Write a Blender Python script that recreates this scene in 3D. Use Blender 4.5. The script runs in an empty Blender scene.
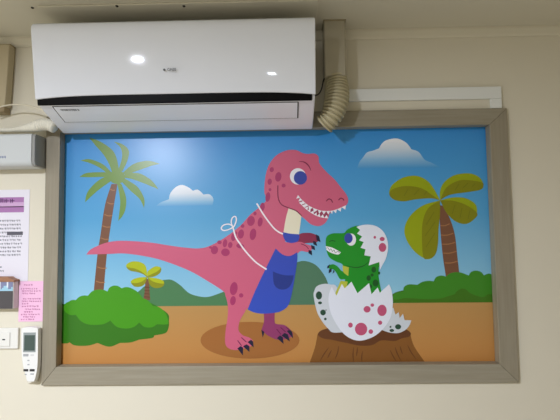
import bpy, bmesh, math, random
from mathutils import Vector, Matrix

random.seed(4)
C = bpy.context.scene.collection
SC = bpy.context.scene

# ------------------------------------------------------------------ camera
F = 430.0                      # focal length in pixels of the 560 px wide frame
YAW, PITCH, ROLL = math.radians(1.11), math.radians(3.41), math.radians(0.736)
DIST, EYE = 1.5, 1.68          # metres from the wall, height of the lens
CEIL = EYE + 0.725
R3 = (Matrix.Rotation(YAW, 3, 'Z') @ Matrix.Rotation(PITCH, 3, 'X') @ Matrix.Rotation(ROLL, 3, 'Y'))
CAM = Vector((0, -DIST, EYE))
cd = bpy.data.cameras.new('camera')
cd.sensor_fit = 'HORIZONTAL'
cd.sensor_width = 36.0
cd.lens = F / 560.0 * 36.0
cd.clip_start = 0.02
cam = bpy.data.objects.new('camera', cd)
C.objects.link(cam)
m4 = (R3 @ Matrix.Rotation(math.pi / 2, 3, 'X')).to_4x4()
m4.translation = CAM
cam.matrix_world = m4
SC.camera = cam

# ------------------------------------------------------------------ world, lamps, exposure
w = bpy.data.worlds.new('world')
SC.world = w
w.use_nodes = True
w.node_tree.nodes['Background'].inputs[0].default_value = (1, 0.97, 0.92, 1)
w.node_tree.nodes['Background'].inputs[1].default_value = 0.0
SC.view_settings.view_transform = 'Standard'
SC.view_settings.look = 'None'
SC.view_settings.exposure = 0.0
SC.view_settings.gamma = 1.0
SC.view_settings.use_curve_mapping = False


def ceiling_lamp_or_fill(x, y, power, size, col=(0.935, 1.0, 1.16)):
    l = bpy.data.lights.new('downlight_or_fill', 'AREA')
    l.shape = 'DISK'
    l.size = size
    l.energy = power
    l.color = col
    o = bpy.data.objects.new('downlight_or_fill', l)
    C.objects.link(o)
    o.location = (x, y, CEIL - 0.006)
    return o


ceiling_lamp_or_fill(-1.02, -1.92, 74.0, 0.06)
ceiling_lamp_or_fill(-0.18, -4.0, 7.0, 0.09)
ceiling_lamp_or_fill(-1.80, -1.22, 3.5, 0.10)  # weak fill light added to brighten the left side of the wall

# ------------------------------------------------------------------ helpers
def lin(c):
    return tuple(((v / 255.0) / 12.92 if v / 255.0 <= 0.04045 else ((v / 255.0 + 0.055) / 1.055) ** 2.4) for v in c)


def unp(px, py, y):
    """The point of the plane at depth y that the photograph shows at pixel (px, py)."""
    d = R3 @ Vector(((px - 280) / F, 1, (210 - py) / F))
    return CAM + d * ((y + DIST) / d.y)


def unpz(px, py, z):
    """The point of the level plane at height z seen at pixel (px, py)."""
    d = R3 @ Vector(((px - 280) / F, 1, (210 - py) / F))
    return CAM + d * ((z - CAM.z) / d.z)


_m = {}


def mat(name, rgb, rough=0.5, spec=0.5, metal=0.0, coat=0.0, noise=0.0, nscale=30.0, bump=0.0):
    if name in _m:
        return _m[name]
    m = bpy.data.materials.new(name)
    m.use_nodes = True
    nt = m.node_tree
    b = nt.nodes['Principled BSDF']
    c = lin(rgb)
    b.inputs['Base Color'].default_value = (*c, 1)
    b.inputs['Roughness'].default_value = rough
    b.inputs['Specular IOR Level'].default_value = spec
    b.inputs['Metallic'].default_value = metal
    b.inputs['Coat Weight'].default_value = coat
    b.inputs['Coat Roughness'].default_value = 0.06
    if noise or bump:
        tc = nt.nodes.new('ShaderNodeTexCoord')
        n = nt.nodes.new('ShaderNodeTexNoise')
        n.inputs['Scale'].default_value = nscale
        n.inputs['Detail'].default_value = 5
        nt.links.new(tc.outputs['Object'], n.inputs['Vector'])
        if noise:
            mx = nt.nodes.new('ShaderNodeMix')
            mx.data_type = 'RGBA'
            mx.inputs[6].default_value = (*[v * (1 - noise) for v in c], 1)
            mx.inputs[7].default_value = (*[min(1, v * (1 + noise)) for v in c], 1)
            nt.links.new(n.outputs['Fac'], mx.inputs[0])
            nt.links.new(mx.outputs[2], b.inputs['Base Color'])
        if bump:
            bp = nt.nodes.new('ShaderNodeBump')
            bp.inputs['Strength'].default_value = bump
            bp.inputs['Distance'].default_value = 0.002
            nt.links.new(n.outputs['Fac'], bp.inputs['Height'])
            nt.links.new(bp.outputs['Normal'], b.inputs['Normal'])
    _m[name] = m
    return m


def grad(name, stops, axis='Z', rough=0.31):
    """A printed colour gradient along the object's own height (or width)."""
    if name in _m:
        return _m[name]
    m = mat(name, (255, 255, 255), rough, 0.5)
    nt = m.node_tree
    b = nt.nodes['Principled BSDF']
    tc = nt.nodes.new('ShaderNodeTexCoord')
    sp = nt.nodes.new('ShaderNodeSeparateXYZ')
    rp = nt.nodes.new('ShaderNodeValToRGB')
    nt.links.new(tc.outputs['Generated'], sp.inputs[0])
    nt.links.new(sp.outputs[axis], rp.inputs[0])
    nt.links.new(rp.outputs[0], b.inputs['Base Color'])
    e = rp.color_ramp.elements
    while len(e) < len(stops):
        e.new(0.5)
    for el, (p, c) in zip(e, stops):
        el.position = p
        el.color = (*lin(c), 1)
    return m


def wood(name, a, bcol, along):
    m = mat(name, a, 0.45, 0.4)
    nt = m.node_tree
    b = nt.nodes['Principled BSDF']
    tc = nt.nodes.new('ShaderNodeTexCoord')
    mp = nt.nodes.new('ShaderNodeMapping')
    mp.inputs['Scale'].default_value = (3, 40, 60) if along == 'X' else (60, 40, 3)
    n = nt.nodes.new('ShaderNodeTexNoise')
    n.inputs['Scale'].default_value = 1.6
    n.inputs['Detail'].default_value = 6
    n.inputs['Distortion'].default_value = 0.6
    rp = nt.nodes.new('ShaderNodeValToRGB')
    rp.color_ramp.elements[0].position = 0.3
    rp.color_ramp.elements[0].color = (*lin(bcol), 1)
    rp.color_ramp.elements[1].position = 0.68
    rp.color_ramp.elements[1].color = (*lin(a), 1)
    nt.links.new(tc.outputs['Object'], mp.inputs[0])
    nt.links.new(mp.outputs[0], n.inputs['Vector'])
    nt.links.new(n.outputs['Fac'], rp.inputs[0])
    nt.links.new(rp.outputs[0], b.inputs['Base Color'])
    return m


def thing(name, label, cat, loc, group=None):
    o = bpy.data.objects.new(name, None)
    o.empty_display_size = 0.05
    C.objects.link(o)
    o.location = loc
    o['label'] = label
    o['category'] = cat
    if group:
        o['group'] = group
    return o


def wloc(o):
    v = Vector((0, 0, 0))
    while o:
        v += Vector(o.location)
        o = o.parent
    return v


def obj(name, bm, mats, parent=None, bevel=0.0, smooth=False, seg=2):
    """Link a bmesh whose vertices are in world coordinates."""
    off = wloc(parent)
    for v in bm.verts:
        v.co -= off
    me = bpy.data.meshes.new(name)
    bm.normal_update()
    bm.to_mesh(me)
    bm.free()
    for m in (mats if isinstance(mats, (list, tuple)) else [mats]):
        me.materials.append(m)
    o = bpy.data.objects.new(name, me)
    C.objects.link(o)
    if parent:
        o.parent = parent
    if smooth:
        for p in me.polygons:
            p.use_smooth = True
    if bevel:
        b = o.modifiers.new('edge', 'BEVEL')
        b.width = bevel
        b.segments = seg
        b.limit_method = 'ANGLE'
        b.angle_limit = math.radians(40)
        for p in me.polygons:
            p.use_smooth = True
        o.modifiers.new('wn', 'WEIGHTED_NORMAL').keep_sharp = True
    return o


def box(bm, x0, x1, y0, y1, z0, z1, mi=0):
    vs = [bm.verts.new((x, y, z)) for x in (x0, x1) for y in (y0, y1) for z in (z0, z1)]
    for f in ((0, 1, 3, 2), (4, 6, 7, 5), (0, 4, 5, 1), (2, 3, 7, 6), (0, 2, 6, 4), (1, 5, 7, 3)):
        bm.faces.new([vs[i] for i in f]).material_index = mi
    return bm


def mkbox(*a):
    return box(bmesh.new(), *a)


def prism(bm, front, depth, mi=0):
    """Extrude a closed outline (world points, seen from the camera) back along +y by depth."""
    f = [bm.verts.new(p) for p in front]
    b = [bm.verts.new((p[0], p[1] + depth, p[2])) for p in front]
    n = len(f)
    bm.faces.new(f).material_index = mi
    bm.faces.new(b[::-1]).material_index = mi
    for i in range(n):
        bm.faces.new((f[i], b[i], b[(i + 1) % n], f[(i + 1) % n])).material_index = mi
    bmesh.ops.recalc_face_normals(bm, faces=bm.faces[:])
    return bm


def extrude_x(bm, prof, x0, x1, mi=0):
    """Extrude a (y, z) profile along x."""
    a = [bm.verts.new((x0, y, z)) for y, z in prof]
    b = [bm.verts.new((x1, y, z)) for y, z in prof]
    n = len(a)
    fs = [bm.faces.new(a), bm.faces.new(b[::-1])]
    for i in range(n):
        fs.append(bm.faces.new((a[i], b[i], b[(i + 1) % n], a[(i + 1) % n])))
    for f in fs:
        f.material_index = mi
    bmesh.ops.recalc_face_normals(bm, faces=fs)
    return bm


def catmull(pts, closed, n=6):
    P = [Vector(p[:2]) for p in pts]
    corner = [len(p) > 2 and p[2] for p in pts]
    N = len(P)
    out = []
    for i in range(N if closed else N - 1):
        p1, p2 = P[i], P[(i + 1) % N]
        p0 = P[i - 1] if (closed or i > 0) else p1
        p3 = P[(i + 2) % N] if (closed or i + 2 < N) else p2
        if corner[i]:
            p0 = p1
        if corner[(i + 1) % N]:
            p3 = p2
        if corner[i] and corner[(i + 1) % N]:
            out.append(p1)
            continue
        for k in range(n):
            t = k / n
            out.append(0.5 * ((2 * p1) + (p2 - p0) * t + (2 * p0 - 5 * p1 + 4 * p2 - p3) * t * t + (3 * p1 - p0 - 3 * p2 + p3) * t ** 3))
    if not closed:
        out.append(P[-1])
    return out


def tube(bm, path, radii, sides=16, mi=0, cap=True):
    n = len(path)
    rings = []
    up = Vector((0, 1, 0.03)).normalized()
    for i, p in enumerate(path):
        t = (path[min(i + 1, n - 1)] - path[max(i - 1, 0)]).normalized()
        a = t.cross(up).normalized()
        b = t.cross(a).normalized()
        rings.append([bm.verts.new(p + (a * math.cos(q) + b * math.sin(q)) * radii[i]) for q in [2 * math.pi * k / sides for k in range(sides)]])
    fs = []
    for i in range(n - 1):
        for k in range(sides):
            fs.append(bm.faces.new((rings[i][k], rings[i][(k + 1) % sides], rings[i + 1][(k + 1) % sides], rings[i + 1][k])))
    if cap:
        fs.append(bm.faces.new(rings[0]))
        fs.append(bm.faces.new(rings[-1][::-1]))
    for f in fs:
        f.material_index = mi
    bmesh.ops.recalc_face_normals(bm, faces=fs)
    return bm


def path3(pts, n=8):
    """Smooth 3-D path through (pixel x, pixel y, depth) control points."""
    P = [unp(*p) for p in pts]
    out = []
    for i in range(len(P) - 1):
        p1, p2 = P[i], P[i + 1]
        p0 = P[i - 1] if i else p1
        p3 = P[i + 2] if i + 2 < len(P) else p2
        for k in range(n):
            t = k / n
            out.append(0.5 * ((2 * p1) + (p2 - p0) * t + (2 * p0 - 5 * p1 + 4 * p2 - p3) * t * t + (3 * p1 - p0 - 3 * p2 + p3) * t ** 3))
    out.append(P[-1])
    return out


def structure(o):
    o['kind'] = 'structure'
    return o


# ------------------------------------------------------------------ the room
YF, YP = -0.013, 0.026        # front of the frame, surface of the print
OXL, OXR = unp(43.5, 260, YF).x, unp(514, 260, YF).x
OZB, OZT = unp(280, 384.3, YF).z, unp(430, 109.2, YF).z
IXL, IXR = unp(57.8, 260, YF).x, unp(495.5, 260, YF).x
IZB, IZT = unp(280, 365.6, YF).z, unp(430, 125.6, YF).z
M_WALL = mat('cream_wall_paint', (226, 219, 199), 0.6, 0.25, noise=0.015, nscale=3, bump=0.03)
M_CEIL = mat('cream_ceiling_paint', (216, 210, 190), 0.8, 0.2, noise=0.02, nscale=2)
M_TRIM = mat('cream_trim_paint', (222, 215, 194), 0.6, 0.3)
M_FLOOR = mat('beige_floor', (178, 170, 156), 0.5, 0.3, noise=0.05, nscale=6)
X0, X1, Y0 = -2.3, 2.3, -5.2
# the mural sits in a shallow recess of this wall, its frame laid over the edge
wb = bmesh.new()
GX0, GX1, GZ0, GZ1, GY = IXL - 0.008, IXR + 0.008, IZB - 0.008, IZT + 0.008, YP + 0.008
fr = [wb.verts.new((x, 0, z)) for x, z in ((X0, 0), (X1, 0), (X1, CEIL), (X0, CEIL))]
ho_ = [wb.verts.new((x, 0, z)) for x, z in ((GX0, GZ0), (GX1, GZ0), (GX1, GZ1), (GX0, GZ1))]
dp = [wb.verts.new((x, GY, z)) for x, z in ((GX0, GZ0), (GX1, GZ0), (GX1, GZ1), (GX0, GZ1))]
rr = [wb.verts.new((x, 0.12, z)) for x, z in ((X0, 0), (X1, 0), (X1, CEIL), (X0, CEIL))]
for i in range(4):
    j = (i + 1) % 4
    wb.faces.new((fr[i], fr[j], ho_[j], ho_[i]))
    wb.faces.new((ho_[i], ho_[j], dp[j], dp[i]))
    wb.faces.new((fr[j], fr[i], rr[i], rr[j]))
wb.faces.new(dp)
wb.faces.new(rr[::-1])
bmesh.ops.recalc_face_normals(wb, faces=wb.faces[:])
structure(obj('wall_back', wb, M_WALL))
structure(obj('wall_left', mkbox(X0 - 0.12, X0, Y0 - 0.12, 0.12, 0, CEIL), M_WALL))
structure(obj('wall_right', mkbox(X1, X1 + 0.12, Y0 - 0.12, 0.12, 0, CEIL), M_WALL))
structure(obj('wall_front', mkbox(X0, X1, Y0 - 0.12, Y0, 0, CEIL), M_WALL))
structure(obj('floor', mkbox(X0 - 0.12, X1 + 0.12, Y0 - 0.12, 0.12, -0.12, 0), M_FLOOR))
structure(obj('ceiling', mkbox(X0 - 0.12, X1 + 0.12, Y0 - 0.12, 0.12, CEIL, CEIL + 0.12), M_CEIL))
zc = EYE + 0.692
structure(obj('trim_1', extrude_x(bmesh.new(), [(0, CEIL), (-0.016, CEIL), (-0.016, CEIL - 0.008), (-0.010, zc + 0.004), (-0.006, zc), (0, zc)], X0, X1), M_TRIM))
structure(obj('baseboard_back', mkbox(X0, X1, -0.012, 0, 0, 0.09), M_TRIM))

# ------------------------------------------------------------------ the framed mural
mural = thing('framed_mural', 'large dinosaur mural print in a grey-brown wood frame below the air conditioner', 'mural', ((OXL + OXR) / 2, 0, OZB))
WX = wood('grey_oak_along', (160, 152, 133), (148, 140, 120), 'X')
WZ = wood('grey_oak_up', (156, 147, 127), (144, 135, 115), 'Z')


def rail(p):
    """An L-shaped moulding: the face on the wall and a lip turned in to the print. p: two outer, then two inner corners."""
    bm = bmesh.new()
    (o0, o1, i1, i0) = p
    def sec(o, i):
        d = Vector((i[0] - o[0], i[1] - o[1]))
        def at(dx):   # a point dx outside the inner corner, along the mitre
            k = dx / max(abs(d.x), 1e-6) if abs(d.x) < abs(d.y) else dx / max(abs(d.y), 1e-6)
            return (i[0] - d.x * k, i[1] - d.y * k)
        q = at(0.005)
        return [(o[0], -0.0005, o[1]), (o[0], YF, o[1]), (i[0], YF, i[1]), (i[0], YP - 0.0030, i[1]), (q[0], YP - 0.0030, q[1]), (q[0], -0.0005, q[1])]
    A = [bm.verts.new(v) for v in sec(o0, i0)]
    B = [bm.verts.new(v) for v in sec(o1, i1)]
    bm.faces.new(A)
    bm.faces.new(B[::-1])
    for k in range(6):
        bm.faces.new((A[k], A[(k + 1) % 6], B[(k + 1) % 6], B[k]))
    bmesh.ops.recalc_face_normals(bm, faces=bm.faces[:])
    return bm


obj('frame_rail', rail([(OXL, OZT), (OXR, OZT), (IXR, IZT), (IXL, IZT)]), WX, mural, 0.002)
obj('frame_rail', rail([(OXR, OZB), (OXL, OZB), (IXL, IZB), (IXR, IZB)]), WX, mural, 0.002)
obj('frame_rail', rail([(OXL, OZB), (OXL, OZT), (IXL, IZT), (IXL, IZB)]), WZ, mural, 0.002)
obj('frame_rail', rail([(OXR, OZT), (OXR, OZB), (IXR, IZB), (IXR, IZT)]), WZ, mural, 0.002)

LAYER = [0]


def P(name, rgb):
    return mat('print_' + name, rgb, 0.31, 0.5)


class Fig:
    """One printed motif: flat inked shapes on the panel, in painter's order."""
    def __init__(s):
        s.bm = bmesh.new()
        s.mats = []

    def _mi(s, m):
        if m not in s.mats:
            s.mats.append(m)
        return s.mats.index(m)

    def lay(s):
        LAYER[0] += 1
        return s

    def poly(s, m, pts, raw=False):
        q = pts if raw else catmull(pts, True)
        LAYER[0] += 0.12
        y = YP - LAYER[0] * 2.0e-5
        t = bmesh.new()
        vs = []
        for p in q:
            v = unp(p[0], p[1], YP)
            vs.append(t.verts.new((v.x, y, v.z)))
        f = t.faces.new(vs)
        f.normal_update()
        if f.normal.y > 0:
            f.normal_flip()
        for co, no in (((IXL - 0.005, 0, 0), (-1, 0, 0)), ((IXR + 0.005, 0, 0), (1, 0, 0)), ((0, 0, IZB - 0.005), (0, 0, -1)), ((0, 0, IZT + 0.005), (0, 0, 1))):
            bmesh.ops.bisect_plane(t, geom=t.verts[:] + t.edges[:] + t.faces[:], plane_co=co, plane_no=no, clear_outer=True)
        bmesh.ops.triangulate(t, faces=t.faces[:])
        mi = s._mi(m)
        mp = {v: s.bm.verts.new(v.co) for v in t.verts}
        for f in t.faces:
            s.bm.faces.new([mp[v] for v in f.verts]).material_index = mi
        t.free()
        return s

    def ell(s, m, cx, cy, rx, ry, rot=0.0, n=20):
        c, q = math.cos(rot), math.sin(rot)
        pts = []
        for k in range(n):
            a = 2 * math.pi * k / n
            u, v = rx * math.cos(a), ry * math.sin(a)
            pts.append((cx + u * c - v * q, cy + u * q + v * c))
        return s.poly(m, pts, True)

    def stroke(s, m, pts, wd, taper=False, closed=False):
        q = catmull(pts, closed, 8)
        n = len(q)
        if closed:
            for i in range(n):
                a, b = q[i], q[(i + 1) % n]
                ta = (q[(i + 1) % n] - q[i - 1]).normalized()
                tb = (q[(i + 2) % n] - q[i]).normalized()
                na, nb = Vector((-ta.y, ta.x)) * wd / 2, Vector((-tb.y, tb.x)) * wd / 2
                s.poly(m, [a + na, b + nb, b - nb, a - na], True)
            return s
        L, Rr = [], []
        for i in range(n):
            t = (q[min(i + 1, n - 1)] - q[max(i - 1, 0)]).normalized()
            k = wd / 2
            if taper:
                k *= 0.25 + 0.75 * math.sin(math.pi * i / (n - 1))
            nn = Vector((-t.y, t.x)) * k
            L.append(q[i] + nn)
            Rr.append(q[i] - nn)
        return s.poly(m, L + Rr[::-1], True)

    def done(s, name, label=None, parent=None):
        o = obj(name, s.bm, s.mats, parent or mural)
        if label:
            o['label'] = label
        return o


# backing panel with the printed sky and sand
pb = mkbox(IXL - 0.006, IXR + 0.006, YP, YP + 0.006, IZB - 0.006, IZT + 0.006)
SKY = grad('print_sky', [(0.0, (170, 212, 230)), (0.30, (146, 203, 230)), (0.62, (86, 168, 218)), (1.0, (56, 148, 222))])
panel = obj('printed_panel', pb, SKY, mural)

g = Fig().lay()
SAND = grad('print_sand', [(0.0, (198, 136, 70)), (1.0, (190, 146, 86))])
g.poly(SAND, [(40, 307.3), (280, 304.6), (520, 301.4), (520, 380), (40, 380)], True)
g.done('printed_sand')

g = Fig().lay()
g.poly(P('hill', (77, 129, 84)), [(110, 306.6, 1), (136, 293), (145, 286), (156, 281.5), (165, 279.8), (172, 280), (180, 285), (189.3, 293.2), (201, 296.7), (210.4, 296.4), (224.4, 291.5), (236, 288, 1), (236, 305.6, 1)])
g.done('printed_hill')
g = Fig().lay()
g.poly(P('hill_far', (80, 124, 96)), [(284, 305, 1), (284, 272, 1), (290, 266), (297, 262.3), (305, 261), (315, 264.5), (322.5, 272.5), (327.5, 282), (331, 296), (332, 304.6, 1)])
g.done('printed_hill')

# clouds
CL = grad('print_cloud', [(0.0, (82, 164, 217)), (0.2, (140, 192, 226)), (0.6, (226, 234, 242)), (1.0, (246, 247, 250))])
g = Fig().lay()
g.poly(CL, [(156, 206, 1), (160.7, 202.5), (168.8, 199.3, 1), (170.5, 193), (175.9, 187), (182, 185), (188.4, 187.3), (192.9, 190.8, 1), (198, 189.8), (203.6, 194.6, 1), (209.5, 194.4), (213.4, 199), (212.3, 205.8, 1)])
g.done('printed_cloud')
CR = grad('print_cloud_pale', [(0.0, (68, 154, 215)), (0.3, (140, 190, 228)), (0.68, (218, 230, 242)), (1.0, (250, 251, 253))])
g = Fig().lay()
g.poly(CR, [(357, 168.5, 1), (359.5, 162), (362.9, 157.5, 1), (367, 152.5), (372.9, 150.7), (379, 148.4, 1), (382, 143.5), (387, 140), (397, 138.5), (406, 142.6), (411.4, 149.3, 1), (418.6, 152), (424.7, 159.7), (432, 163), (441, 167.6, 1)])
g.done('printed_cloud')


# tall palm
g = Fig().lay()
TR, TRR = P('palm_trunk', (124, 82, 58)), P('palm_ring', (172, 120, 77))
g.poly(TR, [(111.5, 184, 1), (117.5, 184, 1), (114, 205), (109.5, 234), (106.8, 255), (103.2, 296, 1), (93.3, 296, 1), (97.4, 255), (100.6, 234), (105, 205)])
g.lay()
for a, b, y in ((109.7, 115.2, 189.5), (106.9, 114.2, 203), (104, 112.5, 215), (102, 111, 226.3), (100.4, 109.5, 238.5), (97, 107, 267.5), (95.6, 105.4, 281.7)):
    g.stroke(TRR, [(a + .3, y - .6), ((a + b) / 2, y + 0.8), (b - .3, y + .6)], 0.9)
FR = grad('print_palm_frond', [(0.0, (110, 154, 55)), (1.0, (115, 148, 59))])
g.lay()
for pts in (
    [(89, 137.5, 1), (98, 140.5), (107, 145.7), (113.5, 151.5), (117, 159.5), (119, 170, 1), (112, 172, 1), (108.5, 163), (103, 154), (96.5, 146.7)],
    [(114, 141.8, 1), (119.5, 143), (124.8, 145.7), (128.6, 150), (128.9, 155), (126.8, 162.4), (122.5, 171, 1), (118, 171, 1), (121.5, 160), (122, 153), (120, 147)],
    [(80.3, 160.5, 1), (86, 159.2), (92, 159.7), (103.2, 164.4), (112, 173, 1), (108, 174, 1), (99.3, 167.5), (89.5, 163)],
    [(79.4, 176.9, 1), (84, 174), (90, 172.5), (105, 172.2), (113, 174, 1), (112, 178, 1), (103, 177), (90, 177.2)],
    [(85, 202.3, 1), (86.5, 194.5), (90, 188.5), (99.3, 179.8), (110, 175, 1), (113, 180, 1), (107.5, 183.5), (97.3, 191)],
    [(160, 163.9, 1), (152, 161.3), (144.5, 161), (132.7, 164.4), (122, 173.5, 1), (127, 174.5, 1), (142.5, 169), (152.3, 165.6)],
    [(158.5, 189.3, 1), (154, 183), (148.4, 178), (138.6, 173.2), (125, 173, 1), (124, 178, 1), (131, 178.8), (143, 183)],
    [(144, 208, 1), (144.6, 201), (142.5, 194.5), (136.6, 186), (124, 178, 1), (119, 179, 1), (130.7, 191), (139.6, 199)],
    [(118.2, 221, 1), (122.5, 216), (125.6, 208.6), (126, 197), (121.5, 184, 1), (117, 182, 1), (119.7, 196.8), (120, 206)],
):
    g.poly(FR, pts)
g.ell(FR, 117, 177, 8, 7)
g.done('printed_palm_tree', 'tall palm printed near the frame with pointed olive fronds')

# small palm
g = Fig().lay()
g.poly(TR, [(145, 279, 1), (149.4, 279, 1), (149.3, 289), (150.3, 300, 1), (143.3, 300, 1), (145, 289)])
g.lay()
for y in (287, 290.3, 293.5, 296.7):
    g.stroke(P('bark_dark', (95, 58, 36)), [(144.3, y), (149.8, y + .5)], 0.8)
YL, YD = P('leaf_yellow', (182, 192, 19)), P('leaf_olive', (145, 148, 13))
g.lay()
lv = ([(147.3, 277.5, 1), (143.5, 274.5), (138, 272.3), (130, 270.6), (126.4, 267), (128, 263.2), (134, 261.3), (141.5, 262.6), (146, 267)],
      [(147.5, 277, 1), (147.5, 272), (151, 268.6), (156, 266.3), (160.9, 267.8), (160.5, 272.2), (156.5, 275.6), (152, 277)],
      [(147.5, 277, 1), (145, 283.5), (141, 286.5), (134.8, 286.6), (131, 283), (132, 280), (136, 278.2), (141.5, 277.2)],
      [(147.5, 277, 1), (152, 277.6), (158, 278.6), (163.3, 280.8), (164.2, 284.5), (161, 287.4), (155, 288), (150, 285)])
for q in lv:
    g.poly(YD, q)
g.lay()
g.poly(YL, [(147.3, 276.5, 1), (142, 272), (135, 268.6), (126.4, 266.6), (128, 263.2), (134, 261.3), (141.5, 262.6), (146, 267)])
g.poly(YL, [(147.5, 276, 1), (147.5, 272), (151, 268.6), (156, 266.3), (160.9, 267.8), (157, 271.5), (152, 274)])
g.poly(YL, [(147, 277.5, 1), (142, 281.5), (136, 283), (131, 282.5), (132, 280), (136, 278.2), (141.5, 277.2)])
g.poly(YL, [(148, 277.5, 1), (152, 277.6), (158, 278.6), (163.3, 280.8), (163.7, 283.5), (158, 283), (152, 281)])
g.done('printed_palm_tree', 'tiny yellow-leaved palm printed behind the bush')

# round bush by the tall palm
g = Fig().lay()
g.poly(P('bush_dark', (50, 119, 19)), [(50, 300, 1), (64, 304), (90, 300), (140, 300), (166, 312), (169, 321.4), (168.2, 329), (165, 333.2), (154.3, 335.4, 1), (152, 338), (139.3, 339.6, 1), (130.7, 342.4), (120, 342.9, 1), (109.3, 346.7), (97.5, 342.9, 1), (87.9, 345.6), (75, 345.4), (69.6, 342.2, 1), (66, 343.4), (50, 343, 1)])
g.lay()
g.poly(P('bush', (69, 154, 17)), [(63.5, 308), (65.5, 303.5), (68.6, 301.7, 1), (72, 300), (76, 300, 1), (79.3, 296.8), (84, 295.5), (87.9, 295.7, 1), (92, 291.4), (97, 289.8), (103, 289.8), (107.6, 291.4, 1), (109.5, 287.6), (113.5, 285.7), (118, 286), (121.5, 288.2, 1), (127, 287), (132.9, 288.9), (138.2, 292.5), (143, 298.2, 1), (148, 300.5), (153, 306, 1), (160, 307.6), (166, 314), (168.4, 322.5), (166, 324.4), (157, 324.2, 1), (152, 327.2), (144.6, 326.9), (139.3, 322.5, 1), (134, 326.8), (126.4, 328.5), (116.8, 326.8), (110.4, 320.4, 1), (102.9, 324.2), (90, 324.6), (81.4, 321.4), (76, 314.8, 1), (70.7, 315), (66, 312.4)])
g.done('printed_bush', 'bright green rounded bush at the foot of the tall palm')

# low bush by the broad palm, then that palm
g = Fig().lay()
g.poly(TR, [(439, 205, 1), (444, 206, 1), (450.7, 220.7), (455, 235.7), (457.2, 255), (460, 280, 1), (446.5, 280, 1), (443, 258), (440.3, 230)])
g.lay()
for a, b, y in ((440, 449.8, 225), (440.5, 453.6, 234.5), (441.5, 455.5, 243.5), (442.8, 456.8, 252.5), (444.4, 458, 262.3)):
    g.stroke(TRR, [(a + .4, y + .6), ((a + b) / 2, y + .6), (b - .3, y - 1.2)], 0.9)
g.lay()
FY, FD = P('frond_light', (155, 169, 12)), P('frond_dark', (134, 134, 11))
ul = [(440, 200.4, 1), (431.4, 198.4), (416.4, 199.3), (403.6, 201.4), (393.9, 199.6), (389.3, 194.5)]
g.poly(FY, ul + [(390, 188.5), (393.5, 183.6), (403.6, 177.4), (416.4, 175.8), (427, 180.6), (433.6, 188.4)])
ur = [(440, 200.4, 1), (446, 196.6), (452.9, 194.2), (470, 191.8), (480.7, 189.6), (483.4, 185.4)]
g.poly(FY, ur + [(480, 178), (470, 173.4), (455, 175), (444.3, 182), (440, 191)])
ll = [(440, 200.4, 1), (440, 214), (438.5, 229.6), (437.9, 244), (434.8, 255.2), (426.7, 259.2)]
g.poly(FY, ll + [(415, 252), (406.5, 240), (404.4, 228.5), (410, 216), (422.9, 205.4)])
lr = [(440, 200.4, 1), (446.4, 212.6), (455, 221.2), (465.7, 224), (474.3, 219), (477, 213)]
g.poly(FY, lr + [(475.4, 204.4), (465.7, 198.2), (452.9, 197.4)])
g.lay()
g.poly(FD, ul + [(393, 189), (405.7, 186), (420.7, 188), (431.4, 194.6)])
g.poly(FD, ur + [(482, 182.6), (472, 180.4), (459.3, 180.4), (446.4, 187.5)])
g.poly(FD, ll + [(423, 255.8), (421.8, 236), (422.9, 220.7), (428.2, 208.2)])
g.poly(FD, lr + [(466, 205), (452.9, 200.8)])
g.lay()
FV = P('frond_vein', (117, 117, 13))
for a in ((404, 196, 408, 189), (414, 195, 419, 189.5), (424, 195, 427, 191), (455, 190, 459, 184), (463, 188, 468, 183), (472, 187, 475, 183.5),
          (426, 225, 434, 212), (425, 236, 435, 222), (426, 247, 435, 233), (452, 214, 455, 205), (460, 218, 462, 208), (468, 219, 470, 210)):
    g.stroke(FV, [a[:2], a[2:]], 0.7)
g.done('printed_palm_tree', 'broad-leaved palm printed above the low bush')

g = Fig().lay()
g.poly(P('bush_low_dark', (61, 115, 16)), [(391, 303, 1), (391, 296, 1), (400, 291), (440, 285), (475, 285), (520, 285, 1), (520, 302.2, 1), (440, 302.6, 1)])
g.lay()
g.poly(P('bush_low', (60, 137, 30)), [(391, 299, 1), (392.8, 296), (396, 293), (403.3, 291.8, 1), (404, 287), (409, 284.4), (417.3, 284.8, 1), (422, 282), (428, 280.8), (433.7, 281.3, 1), (436, 277.2), (441, 275.6), (446, 276.5, 1), (451, 273), (459, 272.2), (465, 274), (468.7, 275.5, 1), (471, 272), (476, 270.6), (481, 272), (483.8, 275.3, 1), (489, 273.6), (495, 275.5), (510, 276, 1), (510, 293, 1), (494, 294.2), (488, 294, 1), (483, 297), (476, 295.5), (469.8, 293, 1), (466, 289.6), (461.7, 288.5), (457, 291), (454.7, 294.2, 1), (447, 296.4), (440, 298.4), (426.7, 299), (405.7, 298), (398, 299.5)])
g.done('printed_bush', 'low dark bush printed along the sand under the broad palm')

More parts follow.
